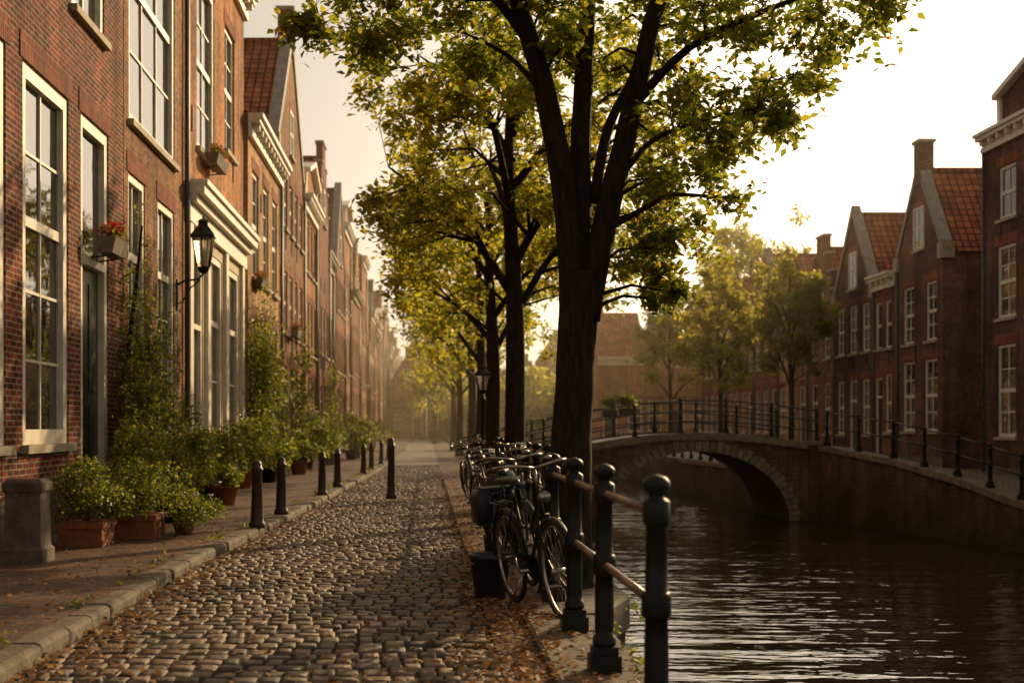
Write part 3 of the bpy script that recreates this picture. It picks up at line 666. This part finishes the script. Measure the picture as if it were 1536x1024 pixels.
railing('bridge_railing',[(x,41.0,dz(x)+.03) for x in np.arange(2.2,12.1,1.4)],1.08,.95,rz=(1.0,.68,.36),n=10,railm=IRON)
railing('bridge_railing',[(x,45.6,dz(x)+.03) for x in np.arange(2.2,12.1,1.4)],1.08,.95,rz=(1.0,.68,.36),n=10,railm=IRON)
railing('canal_railing',[(interp(RW,t)+.12,t,interp(RZ,t)) for t in (40.6,38.9,37.2,35.6,34.0,32.4,30.9,29.4,27.8,26.2,24.6)],1.08,1.0,rz=(1.0,.55),n=10,railm=IRON)
railing('canal_railing',[(11.5,t,.02) for t in np.arange(48,90,2.0)],1.08,1.0,rz=(1.0,.55),n=8,railm=IRON)

# ------------------------------------------------------------------ bollards
def bollard(x,y,z,h,r=.085):
    mb=MB(); q=h/.9
    mb.lathe([(r*1.25,0),(r*1.25,.06*q),(r*1.05,.09*q),(r,.12*q),(r*.72,.74*q),(r*.9,.755*q),(r*.92,.79*q),(r*.72,.8*q),(r*.7,.85*q),(r*.5,.885*q),(r*.2,.9*q)],(0,0,0),RUST,14)
    o=mb.build('bollard'); o.location=(x,y,z)
for x,y,z,h in ((-2.2,17.3,.09,.88),(-2.18,20,.09,.86),(-2.0,25.5,.09,.84),(-1.94,29,.09,.84),(-.69,26,-.01,1.2),(-1.75,37,.09,.85),(-1.7,41,.09,.85),(-1.6,47,.09,.85),(-1.55,54,.09,.85)): bollard(x,y,z,h)
mb=MB(); 
sx,sy=-3.86,12.9
mb.lathe([(.29,0),(.29,.12),(.25,.15),(.235,.66),(.27,.69),(.27,.76),(.22,.8)],(sx,sy,.1),DSTONE,4,smooth=False,rot=math.pi/4)
mb.build('stone_post')

# ------------------------------------------------------------------ bicycles
def bicycle(loc,yaw,lean,frame=IRON,crate=False,bags=False):
    mb=MB()
    def tb(p,r,m=frame,n=8): mb.tube(p,r,m,n)
    def ring(c,rad_,r,m,a0=0,a1=2*math.pi,n=32,off=0,sides=6):
        P=[(c[0]+rad_*math.cos(a0+(a1-a0)*i/n),off,c[2]+rad_*math.sin(a0+(a1-a0)*i/n)) for i in range(n+1)]
        mb.tube(P,r,m,sides)
    for cx in (0,1.1):
        c=(cx,0,.36); ring(c,.345,.019,RUBBER,n=36,sides=8); ring(c,.318,.012,CHROME,n=36)
        mb.tube([(cx,-.05,.36),(cx,.05,.36)],.022,CHROME,8)
        for k in range(28):
            a=2*math.pi*k/28; s=.025 if k%2 else -.025
            mb.tube([(cx,s,.36),(cx+.315*math.cos(a),0,.36+.315*math.sin(a))],.0016,CHROME,3,False)
    def fender(cx,a0,a1):
        n=16; vs=[];fs=[]
        for i in range(n+1):
            a=a0+(a1-a0)*i/n
            for (o,rr_) in ((-.028,.372),(-.018,.383),(.018,.383),(.028,.372)): vs.append((cx+rr_*math.cos(a),o,.36+rr_*math.sin(a)))
        for i in range(n):
            for j in range(3): fs.append((i*4+j,i*4+j+1,i*4+j+5,i*4+j+4))
        mb.faces(vs,fs,frame,True)
    fender(0,rad(20),rad(205)); fender(1.1,rad(10),rad(150))
    bb=(.46,0,.30); st=(.27,0,.84); ht=(.86,0,.93); hb=(.90,0,.74)
    tb([bb,st],.015); tb([st,(.25,0,.93)],.012,CHROME); tb([ht,hb],.018); tb([bb,(.895,0,.77)],.016)
    tb([(.34,0,.62),(.6,0,.62),(.875,0,.87)],.014)
    for s in (-.055,.055):
        tb([(bb[0],s*.6,bb[2]),(0,s,.36)],.009); tb([(st[0],s*.4,st[2]-.06),(0,s,.36)],.008)
        tb([(.905,s*.7,.74),(.98,s,.6),(1.1,s,.36)],.01)
        tb([(.02,s,.78),(.0,s,.36)],.005,frame,5)
    tb([(.9,-.05,.74),(.9,.05,.74)],.014)
    tb([ht,(.84,0,1.08)],.012,CHROME)
    for s in (-1,1):
        tb([(.84,0,1.08),(.87,.08*s,1.1),(.86,.2*s,1.12),(.76,.27*s,1.11),(.64,.29*s,1.08)],.011,CHROME); tb([(.72,.28*s,1.1),(.61,.293*s,1.075)],.017,LEATHER)
        tb([(.8,.25*s,1.1),(.74,.26*s,1.07),(.68,.27*s,1.06)],.005,CHROME,5)
    tb([(.86,.0,1.09),(.92,.03,.98),(.93,.03,.8)],.004,RUBBER,5)
    tb([(.93,0,.88),(1.0,0,.88)],[.03,.045],CHROME,12)
    mb.lathe([(.0,0),(.03,.005),(.033,.02),(.0,.035)],(.8,.12,1.13),CHROME,10)
    sec=[(.1,.10,.98),(.14,.115,.99),(.22,.10,.985),(.3,.05,.98),(.38,.028,.975),(.41,.015,.965)]
    vs=[];fs=[]
    for (x,w,z) in sec:
        for (a,b) in ((-1,-.035),(-.85,0),(0,.008),(.85,0),(1,-.035),(0,-.04)): vs.append((x,w*a,z+b))
    for i in range(len(sec)-1):
        for j in range(6): fs.append((i*6+j,i*6+(j+1)%6,(i+1)*6+(j+1)%6,(i+1)*6+j))
    fs.append(tuple(range(6))); fs.append(tuple(30+j for j in range(6))); mb.faces(vs,fs,LEATHER,True)
    for s in (-.05,.05): mb.lathe([(.02,0),(.02,.05)],(.16,s,.915),CHROME,8)
    for s in (-.06,0,.06): tb([(.22,s,.77),(-.02,s,.78),(-.2,s,.78)],.006,frame,5)
    for x in (.18,0,-.2): tb([(x,-.06,.78),(x,.06,.78)],.006,frame,5)
    mb.lathe([(.0,0),(.02,.003),(.02,.02),(.0,.022)],(-.4,0,.5),FLOWR,8)
    vs=[];n=12
    for i in range(n+1): a=-math.pi/2+math.pi*i/n; vs.append((.46+.1*math.cos(a),.04,.3+.1*math.sin(a)))
    for i in range(n+1): a=math.pi/2+math.pi*i/n; vs.append((0+.05*math.cos(a),.04,.36+.05*math.sin(a)))
    vs2=[(x,.065,z) for x,_,z in vs]; k=len(vs)
    mb.faces(vs+vs2,[tuple(range(k)),tuple(range(k,2*k))[::-1]]+[(i,(i+1)%k,k+(i+1)%k,k+i) for i in range(k)],frame)
    tb([(.46,-.08,.3),(.46,.09,.3)],.015,CHROME)
    tb([(.46,.085,.3),(.55,.09,.16)],.009,CHROME); tb([(.46,-.085,.3),(.37,-.09,.44)],.009,CHROME)
    mb.tbox(W,.5,.6,.09,.18,.145,.17,RUBBER); mb.tbox(W,.32,.42,-.18,-.09,.425,.45,RUBBER)
    tb([(.42,-.03,.3),(.3,-.16,.01)],.008,CHROME)
    if bags:
        for s in (-1,1):
            sec=[(.46,.13,.06),(.5,.17,.085),(.72,.17,.09),(.79,.15,.06)]; vs=[];fs=[]
            for (z,hx,hy) in sec:
                for k in range(12):
                    a=2*math.pi*k/12; ca,sa=math.cos(a),math.sin(a)
                    vs.append((-.03+hx*math.copysign(abs(ca)**.5,ca),s*.145+hy*math.copysign(abs(sa)**.5,sa),z))
            for i in range(3):
                for k in range(12): fs.append((i*12+k,i*12+(k+1)%12,(i+1)*12+(k+1)%12,(i+1)*12+k))
            fs.append(tuple(range(12))); fs.append(tuple(36+k for k in range(12))); mb.faces(vs,fs,PLASTIC,True)
        mb.tbox(W,-.17,.11,-.15,.15,.788,.81,PLASTIC)
    if crate:
        for zz in (.96,1.04,1.12,1.18): mb.tube([(.9,-.18,zz),(1.2,-.18,zz),(1.2,.18,zz),(.9,.18,zz),(.9,-.18,zz)],.008,IRON,5)
        for x in np.linspace(.9,1.2,6):
            for s in (-.18,.18): mb.tube([(x,s,.95),(x,s,1.18)],.005,IRON,4)
        for s in np.linspace(-.18,.18,7):
            for x in (.9,1.2): mb.tube([(x,s,.95),(x,s,1.18)],.005,IRON,4)
            mb.tube([(.9,s,.95),(1.2,s,.95)],.005,IRON,4)
    o=mb.build('bicycle')
    o.matrix_world=Matrix.Translation(loc)@Matrix.Rotation(yaw,4,'Z')@Matrix.Rotation(lean,4,'X'); return o
BLUE=plain('bike_dark_blue_paint',(.015,.02,.04),.35,.2,6,.05); DRED=plain('bike_dark_red_paint',(.06,.015,.012),.35,.2,6,.05)
bicycle((.70,10.45,.03),rad(-90+14),rad(7),IRON)
bicycle((.72,12.6,.03),rad(-90+10),rad(5),IRON,bags=True)
bicycle((.92,15.8,.03),rad(-90+8),rad(9),BLUE,True)
bicycle((.80,18.6,.03),rad(-90+16),rad(9),DRED)
bicycle((.95,21.4,.03),rad(90+8),rad(-9),BLUE)
bicycle((.8,25.5,.03),rad(90-12),rad(-9),IRON,True)
mb=MB(); mb.lathe([(.12,0),(.125,.01),(.165,.3),(.18,.305),(.18,.34),(.168,.34),(.16,.3),(.12,.02)],(0,0,0),PLASTIC,24)
mb.tube([(.175*math.cos(a),-.02-.1*math.sin(a),.31-.07*math.sin(a)) for a in np.linspace(0,math.pi,12)],.004,CHROME,5)
o=mb.build('bucket'); o.location=(.52,10.9,.005); o.scale=(1,1,1.05)
mb=MB(); vs=[];fs=[];n=20;rows=12
for i in range(rows+1):
    t=i/rows; r=.24*math.sin(math.pi*min(.93,t*.8+.13))**.6
    for k in range(n):
        a=2*math.pi*k/n; w=1+.08*math.sin(5*a+3*t)+.05*math.sin(9*a-7*t); vs.append((r*w*math.cos(a),r*w*math.sin(a)*.8,.7*t+.01*math.sin(4*a)))
for i in range(rows):
    for k in range(n): fs.append((i*n+k,i*n+(k+1)%n,(i+1)*n+(k+1)%n,(i+1)*n+k))
fs.append(tuple(range(n))); fs.append(tuple(rows*n+k for k in range(n)))
mb.faces(vs,fs,PLASTIC,True); o=mb.build('black_bag'); o.location=(.78,13.7,.25)
mb2=MB(); mb2.lathe([(.17,0),(.2,.27),(.2,.28),(.18,.28)],(.78,13.7,.01),PLASTIC,16); mb2.build('waste_bin')

# ------------------------------------------------------------------ plants
def shrub_pts(c,r,n,lobes=9):
    P=[]; c=np.array(c); r=np.array(r)
    for k in range(lobes):
        d=NR.normal(size=3); d/=np.linalg.norm(d); d[2]=abs(d[2])*1.1-.3
        lc=c+d*r*.65; m=n//lobes
        q=NR.normal(size=(m,3)); q/=np.linalg.norm(q,axis=1)[:,None]; q*=NR.uniform(.3,1.15,(m,1))**.6
        P.append(lc+q*r*NR.uniform(.32,.55))
    return np.concatenate(P)
def stems(mb,c,base,r,k=8):
    for i in range(k):
        e=(c[0]+R.uniform(-.6,.6)*r[0],c[1]+R.uniform(-.6,.6)*r[1],c[2]+R.uniform(0,.7)*r[2])
        mb.tube([base,((base[0]+e[0])/2,(base[1]+e[1])/2,(base[2]+e[2])/2+.05),e],[.012,.008,.003],BARK,4,False)
def potted(name,x,y,pr,ph,r,n,leaf=.06,mat=LEAFD,potm=TERRA,z=.1,box=None,flowers=0):
    e=empty(name); mb=MB()
    if box:
        bx,by=box; mb.tbox(W,x-bx,x+bx,y-by,y+by,z,z+ph,potm); mb.tbox(W,x-bx-.02,x+bx+.02,y-by-.02,y+by+.02,z+ph-.06,z+ph+.004,potm)
    else: mb.lathe([(pr*.7,0),(pr*.74,.02),(pr*.95,ph*.85),(pr*1.06,ph*.86),(pr*1.06,ph),(pr*.92,ph),(pr*.9,ph*.9)],(x,y,z),potm,18)
    c=(x,y,z+ph+r[2]*.5); mb.build('pot',e)
    s=MB(); stems(s,c,(x,y,z+ph*.8),r); s.build('stems',e)
    P=shrub_pts(c,r,n); P[:,2]=np.maximum(P[:,2],z+.02)
    leaves('foliage',P,leaf,mat,e)
    if flowers: leaves('flowers',shrub_pts((c[0],c[1],c[2]+.05),[q*.95 for q in r],flowers),.05,FLOWR,e)
potted('potted_shrub',-3.75,14.7,.2,.26,(.5,.5,.5),2600,.055,box=(.24,.3))
potted('potted_shrub',-3.4,15.7,.2,.28,(.62,.65,.48),3600,.05,box=(.26,.32))
potted('potted_shrub',-2.95,16.2,.14,.14,(.48,.8,.26),2400,.05,LEAFD)
potted('potted_shrub',-3.85,16.9,.24,.3,(.55,.7,.85),3200,.06,potm=IRON)
potted('potted_shrub',-3.5,18.2,.2,.3,(.5,.6,.55),2000,.065,potm=IRON)
potted('potted_shrub',-3.4,19.9,.2,.3,(.35,.5,.7),1500,.065,potm=IRON)
potted('potted_shrub',-3.35,22.2,.22,.34,(.34,.4,.3),700,.07)
potted('potted_shrub',-3.85,21,.22,.34,(.5,.55,1.0),2200,.065,potm=DSTONE)
potted('potted_shrub',-3.85,23.6,.22,.34,(.4,.5,.7),1400,.07,potm=IRON)
potted('potted_shrub',-3.9,26,.24,.36,(.5,.6,.65),1400,.08,potm=IRON,flowers=60)
for i,(x,y,h) in enumerate(((-3.9,28.2,.9),(-3.7,31.2,.45),(-3.9,34,.8),(-3.5,36.5,.4),(-3.7,41,.7),(-3.3,45.5,.95),(-3.6,48,1.3),(-3.0,53,.8),(-3.0,56,1.2),(-3.2,64,1.0),(-3,72,1.0))):
    potted('potted_shrub',x,y,.26,.38,(.45+.008*y,.6+.008*y,h),1200,.085+.001*y,potm=(TERRA,IRON,DSTONE)[i%3],flowers=40 if i%4==0 else 0)
def vine(name,path,n,wd,leaf,mat=LEAFD,fl=0):
    e=empty(name); mb=MB(); mb.tube([p for p in path],[.03*(1-i/len(path))+.008 for i in range(len(path))],BARK,6)
    P=[]; pa=np.array(path)
    for k in range(n//30):
        t=R.random()**.85*(len(pa)-1); i=int(min(t,len(pa)-2)); c=pa[i]+(pa[i+1]-pa[i])*(t-i)
        d=NR.normal(size=3)*np.array([.3,1,1])*wd*.55; c2=c+d; c2[0]=max(c2[0],FX+.03); mb.tube([c,(c+c2)/2+np.array([.04,0,.05]),c2],[.007,.005,.003],BARK,3,False)
        q=c2+NR.normal(size=(30,3))*np.array([.5,1,1])*wd*.2; q[:,0]=np.maximum(q[:,0],FX+.02); P.append(q)
    mb.build('stems',e); leaves('foliage',np.concatenate(P),leaf,mat,e)
    if fl: leaves('flowers',np.concatenate(P)[::max(1,n//fl)]+.01,.06,FLOWR,e)
vine('climbing_vine',[(-4.15,19.3,.1),(-4.0,19.3,1.0),(-4.1,19.6,1.8),(-4.2,20.1,2.6)],8500,.85,.07)
vine('climbing_vine',[(-4.1,18.7,.1),(-3.95,18.6,.6),(-4.05,18.8,1.4)],3600,.7,.065)
vine('climbing_vine',[(-4.4,19.6,2.4),(-4.35,20.0,3.6),(-4.25,19.9,4.4)],300,.4,.07)
vine('climbing_vine',[(-4.15,33.0,.1),(-4.1,33.1,1.5),(-4.1,33.4,2.6),(-4.2,34,3.6)],5600,1.1,.10)
vine('climbing_vine',[(-4.2,37.0,.1),(-4.2,37.1,1.5),(-4.2,37.4,3.0)],2600,1.0,.12,fl=60)
vine('climbing_vine',[(-4.2,45.0,.1),(-4.2,45.1,1.5),(-4.2,45.4,4.0)],1600,1.0,.14)
vine('climbing_vine',[(-4.2,58.0,.1),(-4.2,58.1,1.5),(-4.2,58.4,4.0)],1200,1.2,.16)
def flowerbox(y,z,w,x=FX):
    e=empty('flower_box'); mb=MB(); 
    T=lambda u,ww,zz:(x+.1+ww,y+u,z+zz)
    vs=[T(u,a,b) for (u0,u) in ((0,-w/2),(0,w/2)) for (a,b) in ((.03,0),(.22,0),(.27,.22),(0,.22))]
    mb.faces(vs,[(0,1,5,4),(1,2,6,5),(3,0,4,7),(0,1,2,3),(4,5,6,7),(2,3,7,6)],DSTONE)
    mb.tube([T(-w*.3,-.1,-.05),T(-w*.3,.15,-.02)],.012,IRON,5); mb.tube([T(w*.3,-.1,-.05),T(w*.3,.15,-.02)],.012,IRON,5)
    mb.build('box',e); c=(x+.24,y,z+.28)
    leaves('foliage',shrub_pts(c,(.2,w*.55,.17),420),.06,LEAFD,e); leaves('flowers',shrub_pts((c[0],c[1],c[2]+.06),(.18,w*.5,.12),220),.06,FLOWR,e)
flowerbox(18.1,3.72,.75); flowerbox(27.2,6.65,1.3); flowerbox(34.2,4.95,1.0); flowerbox(43.5,4.3,1.0)
for x in (5.6,6.1):
    e=empty('flower_box'); mb=MB(); mb.tbox(W,x-.22,x+.22,40.72,40.95,dz(x)+.75,dz(x)+.95,IRON); mb.build('box',e)
    leaves('foliage',shrub_pts((x,40.83,dz(x)+1.15),(.3,.2,.28),300),.12,LEAFD,e)
P=[]
for k in range(10000):
    y=4+NR.exponential(10); 
    if y>48: continue
    c=R.random()
    if c<.5: x=R.gauss(.6,.22); 
    elif c<.8: x=kx(y)+abs(R.gauss(.0,.22))+.02 if R.random()<.6 else kx(y)-.2-abs(R.gauss(0,.8))
    else: x=R.uniform(kx(y),.6)
    if x<-4.4 or x>1.2: continue
    z=.108 if x<kx(y)+.01 else (.068 if x>interp(QL,y)-.54 else .012)
    P.append((x,y,z+R.uniform(0,.012)))
leaves('fallen_leaves',P,.055,DRY,None,flat=True)
P=[]
for k in range(260):
    y=R.uniform(6,45); x=R.choice([FX+.06,kx(y)-.22,1.22 if y<9 else 1.55]); c=np.array([x,y,.1 if x<0 else .05]); P.append(c+NR.normal(size=(12,3))*np.array([.03,.06,.025])+np.array([0,0,.02]))
leaves('weeds',np.concatenate(P),.05,LEAFD)

# ------------------------------------------------------------------ lanterns
LG,ntg,bg=newmat('lantern_glass'); bg.inputs['Base Color'].default_value=(.55,.45,.3,1); bg.inputs['Roughness'].default_value=.1; bg.inputs['Transmission Weight'].default_value=.6; bg.inputs['Alpha'].default_value=.75
def lantern(mb,gb,c,h,r):
    x,y,z=c; rot=math.pi/6
    gb.lathe([(r*.5,.0),(r*.88,h*.5)],(x,y,z+h*.12),LG,6,smooth=False,rot=rot)
    for k in range(6):
        a=rot+k*math.pi/3; p=(x+math.cos(a)*r*.52,y+math.sin(a)*r*.52,z+h*.12); q=(x+math.cos(a)*r*.9,y+math.sin(a)*r*.9,z+h*.62)
        mb.tube([p,q],.014,IRON,4)
    mb.lathe([(r*.12,0),(r*.3,.02*h),(r*.5,.08*h),(r*.56,.12*h),(r*.4,.12*h)],c,IRON,6,smooth=False,rot=rot)
    mb.lathe([(r*.95,.61*h),(r*1.1,.62*h),(r*1.06,.66*h),(r*.7,.76*h),(r*.45,.82*h),(r*.42,.88*h),(r*.5,.89*h),(r*.3,.93*h),(r*.08,.95*h),(r*.1,.98*h),(r*.02,1.02*h)],c,IRON,6,smooth=False,rot=rot)
    mb.lathe([(.02,.12*h),(.025,.4*h),(.01,.45*h)],c,WHITE,6)
e=empty('wall_lantern'); mb=MB(); gb=MB()
lx,ly,lz=-4.02,24.0,4.15
lantern(mb,gb,(lx,ly,lz),1.05,.23)
mb.tube([(FX,ly,lz-.2),(FX+.15,ly,lz-.12),(lx-.1,ly,lz-.1),(lx,ly,lz)],.02,IRON,6); mb.tube([(FX,ly,lz-.55),(FX+.1,ly,lz-.5),(FX+.25,ly,lz-.25),(lx-.05,ly,lz-.1)],.014,IRON,6)
mb.tbox(W,FX-.01,FX+.03,ly-.05,ly+.05,lz-.65,lz-.1,IRON)
mb.build('bracket_and_cap',e); gb.build('glass',e)
e=empty('street_lamp'); mb=MB(); gb=MB()
lx,ly=1.02,24.2
mb.lathe([(.11,0),(.11,.1),(.08,.2),(.07,.5),(.045,.6),(.04,.65),(.032,1.85),(.05,1.87),(.05,1.91),(.025,1.95),(.025,2.02)],(lx,ly,0),IRON,12)
lantern(mb,gb,(lx,ly,2.0),.55,.16); mb.build('pole',e); gb.build('glass',e)
P=[]
for k in range(30):
    x=R.uniform(4,34); y=R.uniform(125,142); h=R.uniform(3,7); P.append(shrub_pts((x,y,h*.7),(3,3,h*.55),520))
leaves('distant_trees',np.concatenate(P),.75,LEAFY)

# ------------------------------------------------------------------ haze (thin evening mist in the air down the street)
m=bpy.data.materials.new('golden_haze'); m.use_nodes=True; nt=m.node_tree; nt.nodes.clear()
v=N(nt,'ShaderNodeVolumeScatter'); v.inputs['Density'].default_value=.0014; v.inputs['Anisotropy'].default_value=.55; v.inputs['Color'].default_value=(1,.84,.58,1)
o_=N(nt,'ShaderNodeOutputMaterial'); L(nt,v.outputs[0],o_.inputs['Volume'])
mb=MB(); mb.tbox(W,-30,50,34,200,-1.45,15,m); mb.build('haze')

# ------------------------------------------------------------------ light
AZ,EL=rad(33),rad(20)
w=bpy.data.worlds.new('World'); scene.world=w; w.use_nodes=True; nt=w.node_tree
bgn=nt.nodes['Background']; sky=N(nt,'ShaderNodeTexSky'); sky.sky_type='NISHITA'; sky.sun_disc=False; sky.sun_elevation=EL; sky.sun_rotation=AZ
sky.dust_density=4; sky.air_density=1.0; sky.ozone_density=1
hs=N(nt,'ShaderNodeHueSaturation'); hs.inputs['Saturation'].default_value=.3; L(nt,sky.outputs[0],hs.inputs['Color'])
gm=N(nt,'ShaderNodeGamma'); gm.inputs[1].default_value=.72; L(nt,hs.outputs[0],gm.inputs[0])
mx=N(nt,'ShaderNodeMix',data_type='RGBA',blend_type='MULTIPLY',clamp_result=False); mx.inputs[0].default_value=1; mx.inputs[7].default_value=(2.1,1.80,1.42,1)
L(nt,gm.outputs[0],mx.inputs[6])
L(nt,mx.outputs[2],bgn.inputs[0]); bgn.inputs[1].default_value=.1
sd=bpy.data.lights.new('sun','SUN'); sd.energy=5; sd.angle=rad(.6); sd.color=(1,.72,.38)
so=bpy.data.objects.new('sun',sd); COL.objects.link(so)
sv=Vector((math.sin(AZ)*math.cos(EL),math.cos(AZ)*math.cos(EL),math.sin(EL))); so.rotation_euler=(-sv).to_track_quat('-Z','Y').to_euler(); so.location=sv*60
cam=bpy.data.cameras.new('camera'); co=bpy.data.objects.new('camera',cam); COL.objects.link(co)
co.location=(0,0,1.4); co.rotation_euler=(rad(90),0,0); cam.sensor_width=36; cam.lens=46.875; cam.shift_x=.0833; cam.shift_y=.0833
cam.clip_end=3000; cam.dof.use_dof=True; cam.dof.focus_distance=12; cam.dof.aperture_fstop=2.2
scene.camera=co
scene.view_settings.view_transform='Standard'; scene.view_settings.look='None'; scene.view_settings.exposure=0
print('objects',len(bpy.data.objects))
